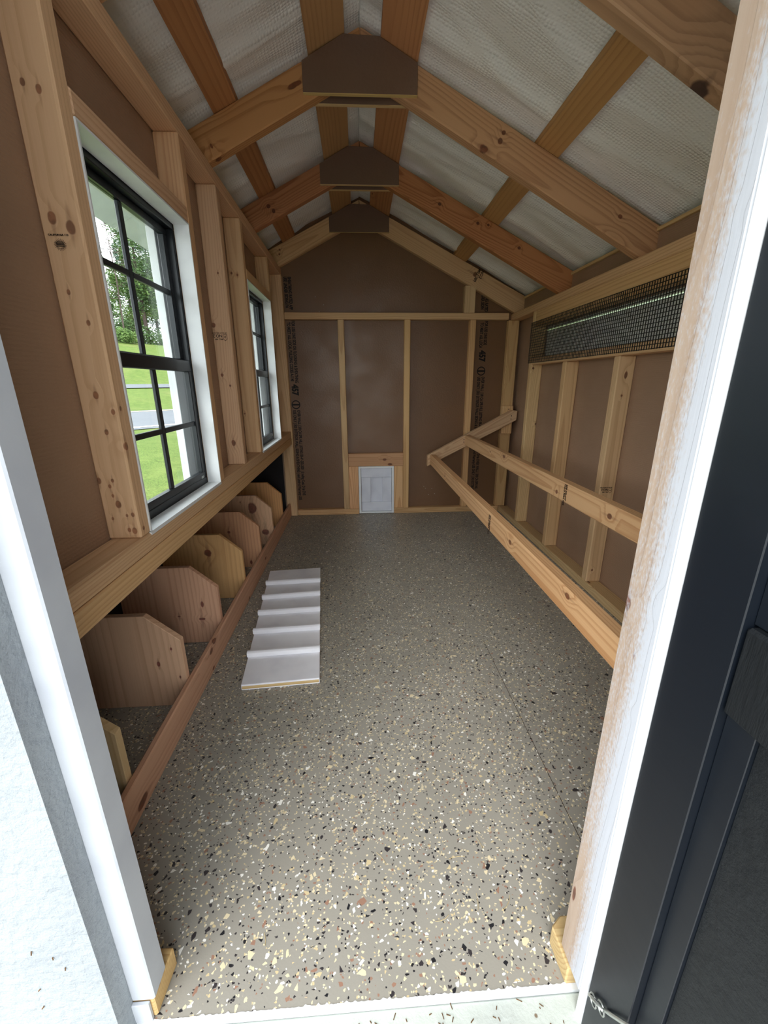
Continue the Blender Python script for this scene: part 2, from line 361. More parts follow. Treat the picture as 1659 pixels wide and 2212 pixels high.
def text_mesh(name, rows, size, M, mat, parent, bold=0, align='LEFT', depth=.0004, sx=1, **k):
    """flat print: text converted to mesh, thin"""
    cu = bpy.data.curves.new(name, 'FONT'); cu.body = rows; cu.size = size; cu.align_x = align; cu.extrude = depth; cu.offset = bold; cu.space_line = .92
    t = bpy.data.objects.new(name+'_tmp', cu); C.objects.link(t); bpy.context.view_layer.update()
    me = bpy.data.meshes.new_from_object(t.evaluated_get(bpy.context.evaluated_depsgraph_get())); bpy.data.objects.remove(t)
    if sx != 1:
        for v in me.vertices: v.co.x *= sx
    me.name = name; me.materials.clear(); me.materials.append(mat)
    return setp(link(bpy.data.objects.new(name, me), M, parent), **k)
def screws(parent, pts, nrm, r=.0035):
    for q in pts:
        bm = bmesh.new(); n_ = Vector(nrm); bmesh.ops.create_cone(bm, cap_ends=True, segments=10, radius1=r, radius2=r*.8, depth=.0016)
        M_ = n_.to_track_quat('Z', 'Y').to_matrix().to_4x4(); M_.translation = Vector(q)
        from_bm('screw', bm, SCREW, parent, M_, local=True)

# ---------------------------------------------------------------- key dimensions (metres)
XL, XP = -.3225, -.386          # room face of the left studs, inner face of the left sheathing
XR, XQ = 1.079, 1.143
RX, RZ = .144, 1.85             # ridge
SL, SRr = .49, .484
DV = .100                       # rafter depth measured vertically
YF = -2.411                     # front edge of the floor
def rz(x): return RZ - (SRr*(x-RX) if x > RX else SL*(RX-x))
JL, JR = -.19, .407             # door jamb faces

# ---------------------------------------------------------------- structure
floor = box('floor', -.3955, 1.15, YF, .0, -.0301, 0, FLOORM, None, 'x', 0, kind='structure')
box('nest_floor', -.70, -.3957, -2.128, -.0265, -.0301, 0, FLOORM, floor, 'x', 0)
box('floor_seam', .5325, .5337, -2.32, -1.55, 0, .0003, INK2, floor, 'y2', 0)

W1 = (-1.941, -1.481, .565, 1.270); W2 = (-.874, -.410, .565, 1.270)
wl = holed('wall_left', 'x', -.395, XP, -2.40, 0, 0, 1.585, [W1, W2, (-2.13, -.03, 0, .49)], BROWN_LIT, kind='structure')
box('sill_plate', XP, XL, -2.35, -.008, .5334, .5714, PINE_L, wl, 'y2', .004)
box('nest_header', XL-.038, XL, -2.35, -.05, .488, .5332, PINE_L, wl, 'y', .003)
box('top_plate', XP, XL, -2.40, -.001, 1.472, 1.512, PINE_L, wl, 'y2', .003)
LK = {-1.979: [(x, -1.979, z, r_, 1.5) for x, z, r_ in ((-.364, 1.013, .0035), (-.342, .966, .004), (-.354, .847, .0055), (-.349, .782, .0045), (-.381, .691, .005), (-.356, .691, .003), (-.363, .680, .003), (-.361, .661, .0025), (-.354, .643, .006), (-.331, .622, .004), (-.342, .621, .003), (-.370, .615, .0025), (-.343, .591, .0035), (-.333, .589, .0055), (-.330, .818, .0045), (-.367, 1.291, .0045), (-.346, 1.283, .005), (-.366, 1.12, .007), (-.340, 1.106, .008))] + [(-.3225, -1.967, .823, .0045, 1.3), (-.3225, -1.972, .755, .007, 1.3), (-.3225, -1.965, .59, .0045, 1.2)],
      -1.190: [(-.356, -1.19, .654, .008, 1.6), (-.379, -1.19, 1.06, .008, 1.2), (-.344, -1.19, 1.22, .004, 1.2), (-.369, -1.19, .896, .006, 1.2), (-.345, -1.19, .86, .004, 1.2)], -.912: [(-.377, -.912, .743, .0035, 1.2), (-.372, -.912, 1.282, .0045, 1.2), (-.35, -.912, 1.276, .0045, 1.2)]}
RK = {-1.213: [(1.112, -1.213, .889, .007, 2.4), (1.108, -1.213, .815, .0045, 1.2), (1.100, -1.213, .093, .0045, 1.2)], -.394: [(1.092, -.394, .940, .0075, 1.1), (1.070, -.394, .638, .0045, 1.1), (1.138, -.394, .634, .006, 1.1)]}
for (a, b, m) in ((-1.979, -1.941, PINE_NEAR), (-1.477, -1.441, PINE_L), (-1.190, -1.152, PINE_L), (-.912, -.874, PINE_L), (-.41, -.372, PINE_L), (-2.40, -2.362, PINE_L)):
    st_ = box('stud', XP, XL, a, b, .572, 1.4715, m, wl, 'z', .0035)
    if a in LK: reknot(st_, LK[a])
box('stud', XP-.0, -.317, -.048, -.002, 0, 1.4715, PINE_RW, wl, 'z', .003)
for (a, b) in ((-1.9405, -1.4775), (-.8735, -.4105)): box('window_header', XP, XL, a, b, 1.2715, 1.310, PINE_L, wl, 'y2', .003)
# sun shaped mill stamp and grade stamp on the left studs
bm = bmesh.new()
for i in range(22):
    a = 2*math.pi*i/22; b = a+.25
    for (r0, r1, w) in ((.0052, .0098, .0009),):
        p0 = Vector((math.cos(a)*r0, math.sin(a)*r0*.9, 0)); p1 = Vector((math.cos(b)*r1, math.sin(b)*r1*.9, 0)); d = (p1-p0).normalized(); s_ = Vector((-d.y, d.x, 0))*w*.5
        bm.faces.new([bm.verts.new(q) for q in (p0-s_, p1-s_*.5, p1+s_*.5, p0+s_)])
for yy in (.0032, .0014, -.0006, -.0026):
    ww = .0058; bm.faces.new([bm.verts.new(q) for q in ((-ww, yy, 0), (ww, yy, 0), (ww, yy+.0012, 0), (-ww, yy+.0012, 0))])
from_bm('sun_stamp', bm, INK, wl, frame((-.361, -1.9796, 1.082), (1, 0, 0), (0, 0, 1)), local=True)
text_mesh('stamp_text', 'CALIFORNIA 110', .0042, frame((-.377, -1.9796, 1.0945), (1, 0, 0), (0, 0, 1)), INK2, wl)
def grade_stamp(org, X, Y, h, parent):
    text_mesh('grade_stamp', 'KD-HT SPRUCE-PINE\nNO.2', h*.30, frame(org, X, Y), INK2, parent)
    X, Y = Vector(X), Vector(Y)
    text_mesh('grade_stamp', 'MILL 089', h*.34, frame(Vector(org)-Y*h*.62, X, Y), INK2, parent, bold=.0002)
def grade_stamp2(org, X, Y, w, h, parent):
    """box w x h: small line at the bottom, NO.2 large, house mark; org is the lower left corner in reading direction"""
    X, Y, org = Vector(X), Vector(Y), Vector(org); s = h
    text_mesh('grade_stamp', 'SPF KD-HT SPRUCE-PINE', s*.19, frame(org + Y*s*.02, X, Y), INK2, parent, bold=.00005)
    text_mesh('grade_stamp', 'NO.2', s*.52, frame(org + X*w*.34 + Y*s*.28, X, Y), INK, parent, bold=.0001)
    text_mesh('grade_stamp', 'MILL 089', s*.27, frame(org + X*w*.32 + Y*s*.78, X, Y), INK2, parent, bold=.00005)
    bm = bmesh.new()
    for (a, b) in (((0, .3), (.28, .3)), ((.28, .3), (.28, .85)), ((.28, .85), (.14, 1.05)), ((.14, 1.05), (0, .85)), ((0, .85), (0, .3)), ((.06, .45), (.2, .7)), ((.08, .72), (.22, .5))):
        p0 = Vector((a[0]*w, a[1]*s, 0)); p1 = Vector((b[0]*w, b[1]*s, 0)); d = (p1-p0).normalized(); q = Vector((-d.y, d.x, 0))*s*.03
        bm.faces.new([bm.verts.new(v) for v in (p0-q, p1-q, p1+q, p0+q)])
    from_bm('house_stamp', bm, INK2, parent, frame(org, X, Y), local=True)
grade_stamp2((-.337, -1.1906, 1.037), (-1, 0, 0), (0, 0, -1), .047, .026, wl)

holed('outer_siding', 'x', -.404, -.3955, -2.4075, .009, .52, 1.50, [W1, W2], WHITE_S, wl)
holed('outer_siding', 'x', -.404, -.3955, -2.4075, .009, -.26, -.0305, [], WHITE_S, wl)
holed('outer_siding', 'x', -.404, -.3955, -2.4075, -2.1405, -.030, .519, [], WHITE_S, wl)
# windows
def window(nm, W):
    y0, y1, z0, z1 = W; e = empty(nm, ((XP+XL)/2, (y0+y1)/2, z0), kind='structure')
    t = .004
    for nme, args in (('reveal_head', (-.36, XL+.0015, y0, y1, z1-t, z1)), ('reveal_side', (-.36, XL+.0015, y0, y0+t, z0+.0065, z1-t)), ('reveal_side', (-.36, XL+.0015, y1-t, y1, z0+.0065, z1-t)), ('reveal_sill', (-.36, XL+.0015, y0, y1, z0+.0005, z0+.0065+.002))):
        box(nme, *args, WHITE, e, 'y', 0)
    zb = z0+.0085
    # outer frame
    box('frame', -.408, -.362, y0, y1, z1-.016, z1-.0005, BLACK_V, e, 'y', .0015)
    box('frame', -.408, -.362, y0, y1, z0+.001, zb+.018, BLACK_V, e, 'y', .0015)
    for a, b in ((y0, y0+.013), (y1-.013, y1)): box('frame', -.408, -.362, a, b, zb+.018, z1-.016, BLACK_V, e, 'z', .0015)
    ya, yb = y0+.013, y1-.013
    def sash(nm2, x, za, zb_, top, bot, side, mz):
        s = box(nm2, x-.008, x+.008, ya, yb, za, za+bot, BLACK_V, e, 'y', .0015)
        box('rail', x-.008, x+.008, ya, yb, zb_-top, zb_, BLACK_V, s, 'y', .0015)
        for a, b in ((ya, ya+side), (yb-side, yb)): box('stile', x-.008, x+.008, a, b, za+bot, zb_-top, BLACK_V, s, 'z', .0015)
        ym = (ya+yb)/2
        box('pane', x-.0015, x+.0015, ya+side, yb-side, za+bot, zb_-top, GLASS, s, 'z', 0)
        box('muntin', x-.004, x+.004, ym-.0085, ym+.0085, za+bot, zb_-top, BLACK_V, s, 'z', .0012)
        for a, b in ((ya+side, ym-.0085), (ym+.0085, yb-side)): box('muntin', x-.004, x+.004, a, b, mz-.0065, mz+.0065, BLACK_V, s, 'y', .0012)
    sash('upper_sash', -.386, .905, z1-.016, .016, .028, .02, 1.100)
    sash('lower_sash', -.3705, zb+.018, .929, .03, .018, .018, .755)
    box('latch_clip', -.3655, -.3615, yb-.032, yb-.012, zb+.0183, zb+.026, METAL, e, 'y', .001)
    # white casing outside
    for args in ((y0-.05, y0+.012, z0-.05, z1+.05), (y1-.012, y1+.05, z0-.05, z1+.05)): box('casing', -.430, -.4085, *args, WHITE, e, 'z', .001)
    for args in ((y0+.012, y1-.012, z1-.01, z1+.05), (y0+.012, y1-.012, z0-.05, z0+.006)): box('casing', -.430, -.4085, *args, WHITE, e, 'y', .001)
    return e
window('window_1', W1); window('window_2', W2)

# right wall
VY0, VY1 = -1.602, -.394
wr = holed('wall_right', 'x', XQ, XQ+.009, -2.44, 0, 0, 1.349, [(VY0, VY1, .995, 1.150)], BROWN_LIT, kind='structure')
box('eave_batten', XQ-.010, XQ+.009, -2.44, -.04, 1.3495, 1.361, PINE_RW, wr, 'y', .001)
box('bottom_plate', XR, XQ, -2.34, -.0425, 0, .038, PINE_RW, wr, 'y2', .003)
box('top_plate', XR, XQ, -2.40, -.001, 1.2325, 1.2705, PINE_RW, wr, 'y', .003)
for (a, b, t) in ((-.394, -.356, 1.232), (-.800, -.762, .957), (-1.213, -1.175, .957), (-1.64, -1.602, 1.232), (-2.03, -1.992, 1.232), (-2.40, -2.362, 1.232)):
    st_ = box('stud', XR, XQ, a, b, .0385, t, PINE_RW, wr, 'z', .0035)
    if a in RK: reknot(st_, RK[a])
box('stud', 1.054, 1.122, -.043, -.005, .0385, 1.232, PINE_RW, wr, 'z', .003)
box('vent_sill', XR, XQ, VY0, VY1, .9575, .9945, PINE_RW, wr, 'y2', .003)
box('vent_header', XR, XR+.038, VY0, VY1, 1.150, 1.232, PINE_RW, wr, 'y', .003)
grade_stamp2((1.129, -1.2136, .4595), (-1, 0, 0), (0, 0, -1), .044, .024, wr)
holed('outer_siding', 'x', XQ+.0095, XQ+.018, -2.437, .009, -.26, .955, [], WHITE_S, wr)
# outer flap that closes the vent
fl = empty('vent_flap', (XQ+.02, -1.0, .96), label='pale outer flap closing the long vent behind the wire mesh', cat='vent flap')
box('lower_board', XQ+.0105, XQ+.022, VY0-.02, VY1+.02, .96, 1.0375, EAVEW, fl, 'y', .001)
box('middle_board', XQ+.0105, XQ+.020, VY0-.02, VY1+.02, 1.0376, 1.1325, EAVEW, fl, 'y', .001)
box('upper_board', XQ+.0105, XQ+.022, VY0-.02, VY1+.02, 1.138, 1.20, EAVEW, fl, 'y', .001)
# hardware cloth over the vent
bm = bmesh.new(); w_ = .0011; my0, my1, mz0, mz1 = -1.625, -.353, .968, 1.1755
nh = 16
for i in range(nh+1):
    z = mz0 + (mz1-mz0)*i/nh; addbox(bm, XR-.0045, XR-.0025, my0, my1, z-w_, z+w_)
nv = round((my1-my0)/.0128)
for i in range(nv+1):
    y = my0 + (my1-my0)*i/nv; addbox(bm, XR-.0028, XR-.0008, y-w_, y+w_, mz0-.002, mz1+.001)
setp(from_bm('wire_mesh', bm, WIRE), 'black hardware cloth stapled over the long vent on the right wall', 'wire mesh')

# back wall
wb_ = prism('wall_back', [(-.395, 0), (1.152, 0), (1.152, rz(1.152)+.06), (RX, RZ+.06), (-.395, rz(-.395)+.06)], 'y', 0.0, .009, BROWN_SHADED, bev=0, kind='structure')
# hole for the pop door is covered by its frame, which stands proud of the sheet
def bx(nm, x0, x1, z0, z1, m=PINE_RW, g='z', d=.0424): return box(nm, x0, x1, -d, -.0003, z0, z1, m, wb_, g, .0025)
bx('cross_beam', -.3165, 1.0535, 1.2345, 1.2725, g='x2')
for x in (0, .4064, .8125): bx('stud', x, x+.038, .0385, 1.234)
bx('gable_stud', .772, .838, 1.273, rz(.805)-DV-.008)
bx('bottom_plate', -.3165, .1035, 0, .038, PINE, 'x2'); bx('bottom_plate', .3445, 1.0785, 0, .038, PINE, 'x2')
bx('trimmer', .0385, .1035, .0385, .333, PINE_ROOST, d=.040); bx('trimmer', .3445, .406, .0385, .333, PINE_ROOST, d=.040)
pk = wood('pine_knot_header', (206, 158, 120), (168, 116, 80))
reknot(bx('pop_door_header', .0385, .406, .3335, .419, pk, 'x2', .040), [(.28, -.04, .378, .010, 1.5), (.316, -.04, .345, .009, 2.2)])
# pop door
pd = empty('pop_door', (.224, -.03, 0), label='small white framed chicken door low in the back wall', cat='door')
for nm, a in (('door_frame', (.1045, .1195, .004, .332)), ('door_frame', (.3285, .3435, .004, .332))): box(nm, a[0], a[1], -.041, -.0005, a[2], a[3], POPF, pd, 'z', .001)
box('door_frame', .1195, .3285, -.041, -.0005, .320, .332, POPF, pd, 'x2', .001); box('door_frame', .1195, .3285, -.041, -.0005, .004, .014, POPF, pd, 'x2', .001)
box('panel', .1225, .3255, -.0095, -.001, .0165, .3175, POPW, pd, 'z', 0)
box('rail', .1215, .3265, -.026, -.0100, .2555, .3185, POPW, pd, 'x2', .0012); box('rail', .1225, .3270, -.026, -.0100, .0165, .081, POPW, pd, 'x2', .0012)
box('stile', .1220, .1845, -.026, -.0100, .0818, .2547, POPW, pd, 'z', .0012); box('stile', .2650, .3265, -.026, -.0100, .0818, .2547, POPW, pd, 'z', .0012)
prism('outer_siding', [(-.404, -.26), (1.161, -.26), (1.161, rz(1.161)+.06), (RX, RZ+.06), (-.404, rz(-.404)+.06)], 'y', .0095, .018, WHITE_S, wb_, bev=0)
# printing on the sheathing, reading downwards
def printing(x, ztop, top, parent):
    X, Y = (0, 0, -1), (1, 0, 0)
    up1 = 'FOR USE ONE SIDE OR FLOORING & SHEATHING PANELS & ASTM SPECIFICATION RATED * '; up2 = '  TO MEET ALL LOCAL BUILDING CODES A-5 MIN RATED THICKNESS 3/8 EXPOSURE '
    lo1 = 'OVER WALL | 3/8 CA SPR HILL LISTING ER-46-202-2001 | Leading Cust. Dela '; lo2 = 'USE ONLY | 303 EXTERIOR WALL SIDING & SHEATHING | and Limited Warranty '
    f = .0265; c = .0086
    def row(t, xx, za, zb): 
        k = int((za-zb)/c); text_mesh('printed_text', (t*3)[:k], f, frame((xx, -.0004, za), X, Y), INK, parent, bold=.0011, sx=.62)
    row(up1, x+.031, ztop, top+.018); row(up2, x+.004, ztop, top+.012)
    row(lo1, x+.031, top-.158, .055); row(lo2, x+.004, top-.158, .05)
    text_mesh('printed_text', '457', .054, frame((x+.008, -.0004, top), X, Y), INK, parent, bold=.003, sx=.8)
    bm = bmesh.new()
    for i in range(28):
        a0, a1 = 2*math.pi*i/28, 2*math.pi*(i+1)/28
        bm.faces.new([bm.verts.new((math.cos(a)*r_, math.sin(a)*r_, 0)) for a, r_ in ((a0, .0215), (a1, .0215), (a1, .0275), (a0, .0275))])
    bm.faces.new([bm.verts.new(q) for q in ((-.005, -.022, 0), (.005, -.022, 0), (.005, .022, 0), (-.005, .022, 0))])
    bmesh.ops.remove_doubles(bm, verts=bm.verts, dist=1e-6)
    from_bm('round_mark', bm, INK, parent, frame((x+.025, -.0006, top-.124), X, Y), local=True)
printing(-.312, 1.232, .86, wb_); printing(.886, 1.232, 1.060, wb_)
text_mesh('printed_text', 'SHEATHING RATED APP\nUSE UNDER SIDING PA', .0265, frame((-.286, -.0004, 1.47), (0, 0, -1), (1, 0, 0)), INK, wb_, bold=.0013, sx=.62)
text_mesh('printed_text', 'SHEATHING RATED\nUSE UNDER SIDIN', .0265, frame((.911, -.0004, 1.43), (0, 0, -1), (1, 0, 0)), INK, wb_, bold=.0013, sx=.62)
bm = bmesh.new()
for (x, z) in ((-.13, 1.363), (-.083, 1.32), (-.102, 1.268), (-.07, 1.26), (-.11, 1.282), (.555, .178), (.567, .165), (.612, .162), (.632, .125), (.59, .118)): bmesh.ops.create_icosphere(bm, subdivisions=1, radius=.0022, matrix=Matrix.Translation((x, -.001, z)))
from_bm('staple', bm, CHALK, wb_)

# front wall
FY = -2.408
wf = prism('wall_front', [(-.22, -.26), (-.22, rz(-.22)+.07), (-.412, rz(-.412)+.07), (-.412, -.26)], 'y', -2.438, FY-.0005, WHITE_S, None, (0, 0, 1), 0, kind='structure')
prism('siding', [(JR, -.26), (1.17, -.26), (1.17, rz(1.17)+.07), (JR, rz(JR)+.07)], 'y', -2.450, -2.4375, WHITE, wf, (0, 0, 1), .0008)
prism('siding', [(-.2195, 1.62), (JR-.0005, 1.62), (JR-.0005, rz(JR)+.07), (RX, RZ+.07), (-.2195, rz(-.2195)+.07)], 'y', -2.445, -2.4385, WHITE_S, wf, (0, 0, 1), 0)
box('corner_trim', -.425, -.395, -2.438, -.002, .52, 1.50, WHITE_S, wf, 'z', 0) if False else None
box('jamb', -.236, JL, FY, -2.373, .040, 1.62, WHITE_T, wf, 'z', .002)
reknot(box('jamb', JR, JR+.04, -2.437, -2.383, .039, 1.62, WHITEWASH, wf, 'z', .002), [(JR, -2.387, .631, .0065, 1.7), (JR, -2.427, .653, .005, 1.4), (JR, -2.412, .582, .0018, 2), (JR, -2.425, .519, .0022, 2), (JR, -2.391, .165, .004, 4), (JR, -2.427, .987, .0025, 2)])
box('jamb_head', -.236, JR+.04, -2.437, -2.373, 1.621, 1.66, WHITE_T, wf, 'x', .002)
cl = prism('bottom_plate', [(-.386, -2.350), (-.1885, -2.350), (-.1925, -2.407), (-.386, -2.407)], 'z', .0005, .0385, CUT, wf, (1, 0, 0), .002)
prism('bottom_plate', [(.4215, -2.349), (1.143, -2.349), (1.143, -2.412), (.404, -2.412), (.402, -2.362)], 'z', .0005, .0385, CUT, wf, (1, 0, 0), .002)
box('plate_face', -.226, -.197, -2.413, -2.4075, .001, .0395, WHITE_T, wf, 'x', .001)
box('stud', -.386, -.322, -2.372, -2.362+.0, 0.039, 1.47, PINE, wf, 'z', .002)
box('gable_panel', -.386, JL-.047, -2.4065, -2.3985, .04, 1.47, BROWN_LIT, wf, 'z', 0)
box('gable_panel', JR+.041, 1.143, -2.432, -2.424, .04, 1.34, BROWN_SHADED, wf, 'z', 0)
# threshold
rj = random.Random(5); top = [(-.2195+.8195*i/260, YF-.0003 + rj.choice([0, 0, .001, .0018, .003, .0005])*rj.random()) for i in range(261)]
prism('trim_1', [(-.2195, -2.4185), (.60, -2.4185)] + top[::-1], 'z', -.030, .0006, WHITE, None, (1, 0, 0), 0, kind='structure')
box('trim_2', -.2195, .46, -2.47, -2.419, -.045, -.004, WHITE_D, None, 'x', .002, kind='structure')
box('trim_3', -.2195, 1.30, -2.447, -2.4195, -.26, -.0455, WHITE_S, None, 'x', .002, kind='structure')

# ---------------------------------------------------------------- roof
def sheet(nm, side, x0, x1, off, mat, parent=None, amp=.019, nx=90, ny=120, th=.004):
    bm = bmesh.new(); from mathutils import noise as mn
    g = []
    for i in range(nx+1):
        row = []
        for j in range(ny+1):
            x = x0+(x1-x0)*i/nx; y = -2.62+(2.619)*j/ny
            f = mn.noise(Vector((x*2.2+side*9, y*9, side*3.))) + .5*mn.noise(Vector((x*1.4, y*22, 5+side)))
            cr_ = max(0, 1-abs(((y*5.5 + .9*mn.noise(Vector((x*1.6, y*1.2, side*7.))))*1. % 1)-.5)*9)
            row.append(bm.verts.new((x, y, rz(x)+off + amp*f - amp*.55*cr_)))
        g.append(row)
    for i in range(nx):
        for j in range(ny): bm.faces.new((g[i][j], g[i+1][j], g[i+1][j+1], g[i][j+1]))
    o = from_bm(nm, bm, mat, parent, frame((x0, 0, rz(x0)), (x1-x0, 0, rz(x1)-rz(x0)), (0, 1, 0)), smooth=True)
    return o
ceil = sheet('ceiling', 1, RX, 1.30, .030, INSUL); setp(ceil, kind='structure')
sheet('insulation_sheet', -1, RX, -.62, .030, INSUL, ceil)
def slope_vec(side): return (1, 0, -SRr) if side > 0 else (1, 0, SL)
def slopebox(nm, x0, x1, y0, y1, lo, hi, mat, parent, gx=(0, 1, 0), bev=.002):
    pts = [(x0, rz(x0)+lo), (x1, rz(x1)+lo), (x1, rz(x1)+hi), (x0, rz(x0)+hi)]
    return prism(nm, pts, 'y', y0, y1, mat, parent, gx, bev)
def purlin(x0, x1):
    pts = [(x0, rz(x0)+.0005), (x1, rz(x1)+.0005), (x1, rz(x1)+.020), (x0, rz(x0)+.020)]
    bm = bmesh.new(); A = [bm.verts.new((u, -2.60, v)) for u, v in pts]; B = [bm.verts.new((u, .0-.001, v)) for u, v in pts]
    bm.faces.new(A); bm.faces.new(B[::-1])
    for i in range(4): bm.faces.new((A[i], B[i], B[(i+1) % 4], A[(i+1) % 4]))
    return from_bm('purlin', bm, PINE_P, ceil, frame(((x0+x1)/2, -1.3, rz((x0+x1)/2)), (0, 1, 0), (x1-x0, 0, rz(x1)-rz(x0))))
for a, b in ((-.008, .099), (-.296, -.227), (.205, .313), (.699, .769), (1.19, 1.26), (-.62, -.55)): purlin(a, b)
TK = {(-1.2216, 1): [(.587, -1.2216, 1.608, .007, 1), (.577, -1.2216, 1.587, .009, 1), (.527, -1.218, 1.566, .012, 1.4), (1.0, -1.2216, 1.39, .007, 1.4)], (-1.2216, -1): [(-.053, -1.2216, 1.708, .008, 3.5), (-.312, -1.2216, 1.555, .008, .6), (-.300, -1.208, 1.530, .010, 1.2)],
      (-.632, 1): [(.496, -.632, 1.625, .008, 1.2), (.674, -.632, 1.554, .007, 1.2), (.722, -.632, 1.548, .006, 1.2), (.873, -.632, 1.458, .007, 1.2)], (-.632, -1): [(-.257, -.632, 1.606, .009, 1.1), (-.237, -.632, 1.588, .010, 1)],
      (-.0424, 1): [(.827, -.0424, 1.481, .016, .8)], (-.0424, -1): [(-.315, -.0424, 1.598, .006, 1), (-.318, -.0424, 1.575, .006, 1)], (-1.811, 1): [(.812, -1.780, 1.428, .030, 1.0), (.90, -1.811, 1.42, .026, 1)]}
TY = [(-1.2216, 1, 'second roof truss from the open doorway, orange pine rafters and brown gusset', PINE_O), (-.632, 1, 'third roof truss from the doorway, with reddish knotty rafters', PINE_R), (-.0424, 0, 'last roof truss, pale rafters set against the back gable', PINE_RW), (-1.811, 1, 'nearest roof truss, its right rafter crossing the top right corner', PINE_O), (-2.40, 0, 'front gable truss over the doorway', PINE)]
for ty, two, lab, m in TY:
    if ty < -2.3: continue
    e = empty('roof_truss', (RX, ty+.019, rz(XL)-DV), label=lab, cat='truss', group='roof trusses of the shed')
    xe = 1.142 if ty > -.1 else 1.142
    for s, x1 in ((1, xe), (-1, -.66 if ty < -.1 else -.66)):
        a = RX + s*.0004; pts = [(a, rz(a)-.0004), (x1, rz(x1)), (x1, rz(x1)-DV), (a, rz(a)-DV-.0)]
        if s > 0: pts = [(a, RZ-.0004), (1.32, rz(1.32)), (1.32, rz(1.32)-DV+.02), (1.143, rz(1.143)-DV+.02), (XQ+.0005, 1.2712+.0), (1.093, 1.2712), (a, RZ-DV)]
        else: pts = [(a, RZ-.0004), (-.66, rz(-.66)), (-.66, rz(-.66)-DV), (-.386, 1.5125), (-.328, 1.5125), (a, RZ-DV)]
        mm = m
        if ty == -1.811 and s > 0: mm = wood('pine_front_rafter', (182, 142, 100), (142, 104, 68), ring=.012, kcol=(24, 10, 20))
        ra = prism('rafter', pts, 'y', ty, ty+.038, mm, e, (1, 0, -SRr*s), .003)
        if (ty, s) in TK: reknot(ra, TK[(ty, s)])
    if ty > -.1:
        text_mesh('grade_stamp', 'NO.2\nMILL 089', .024, frame((.868, ty-.0004, 1.502), (-.42, 0, -.9), (.9, 0, -.42)), INK2, e, bold=.0006, sx=.8)
    # gussets
    gp = [(-.027, 1.686), (.313, 1.688), (.313, rz(.313)-.004), (.2, 1.822), (.094, 1.824), (-.027, rz(-.027)-.006)]
    gm = [BROWN_G]
    def gusset(y0, y1):
        g = prism('gusset', gp, 'y', y0, y1, BROWN_G, e, (1, 0, 0), .0008)
        prism('gusset_edge', [(-.0275, 1.6845), (.3135, 1.6865), (.3135, 1.6882), (-.0275, 1.6862)], 'y', y0-.0002, y1+.0002, CUT, g, (1, 0, 0), 0)
    gusset(ty-.0115, ty-.0003)
    if two: gusset(ty+.0383, ty+.0495)
# roof skin and left eave
roof = prism('roof', [(RX, RZ+.075), (1.42, rz(1.42)+.075), (1.42, rz(1.42)+.085), (RX, RZ+.09), (-.72, rz(-.72)+.085), (-.72, rz(-.72)+.075)], 'y', -2.90, .15, METROOF, None, (0, 1, 0), 0, kind='structure')  # front overhang lengthened out of view to shade the siding and jambs
prism('fascia', [(-.662, 1.373), (-.682, 1.371), (-.682, 1.50), (-.662, 1.50)], 'y', -2.88, .12, EAVEW, roof, (0, 1, 0), .001)
ys = [-2.44, -2.02, -1.60, -1.18, -.76, -.34, .10]
for a, b in zip(ys, ys[1:]): prism('soffit_panel', [(-.3955, 1.497), (-.661, rz(-.661)-DV-.003), (-.661, rz(-.661)-DV-.009), (-.3955, 1.491)], 'y', a+.001, b-.001, EAVEW, roof, (0, 1, 0), 0)
prism('soffit_panel', [(XQ+.0095, rz(XQ)-DV), (1.344, rz(1.344)-DV), (1.344, rz(1.344)-DV-.006), (XQ+.0095, rz(XQ)-DV-.006)], 'y', -2.86, .10, EAVEW, roof, (0, 1, 0), 0)  # unseen right soffit, added to keep outside light off the insulation edge
prism('fascia', [(1.345, rz(1.345)-.12), (1.363, rz(1.345)-.12), (1.363, rz(1.36)+.03), (1.345, rz(1.345)+.03)], 'y', -2.88, .12, EAVEW, roof, (0, 1, 0), .001)

for y0_, y1_ in ((.010, .020), (-2.875, -2.865)):  # unseen end boards, added to stop light leaking in at the eaves
    prism('eave_light_stop', [(XQ+.0095, rz(XQ)-DV), (1.344, rz(1.344)-DV), (1.344, rz(1.344)+.07), (XQ+.0095, rz(XQ)+.07)], 'y', y0_+.01, y1_+.01, EAVEW, roof, (1, 0, 0), 0)
    prism('eave_light_stop', [(-.405, 1.497), (-.661, rz(-.661)-DV-.003), (-.661, rz(-.661)+.07), (-.405, rz(-.405)+.07)], 'y', y0_+.01, y1_+.01, EAVEW, roof, (1, 0, 0), 0)
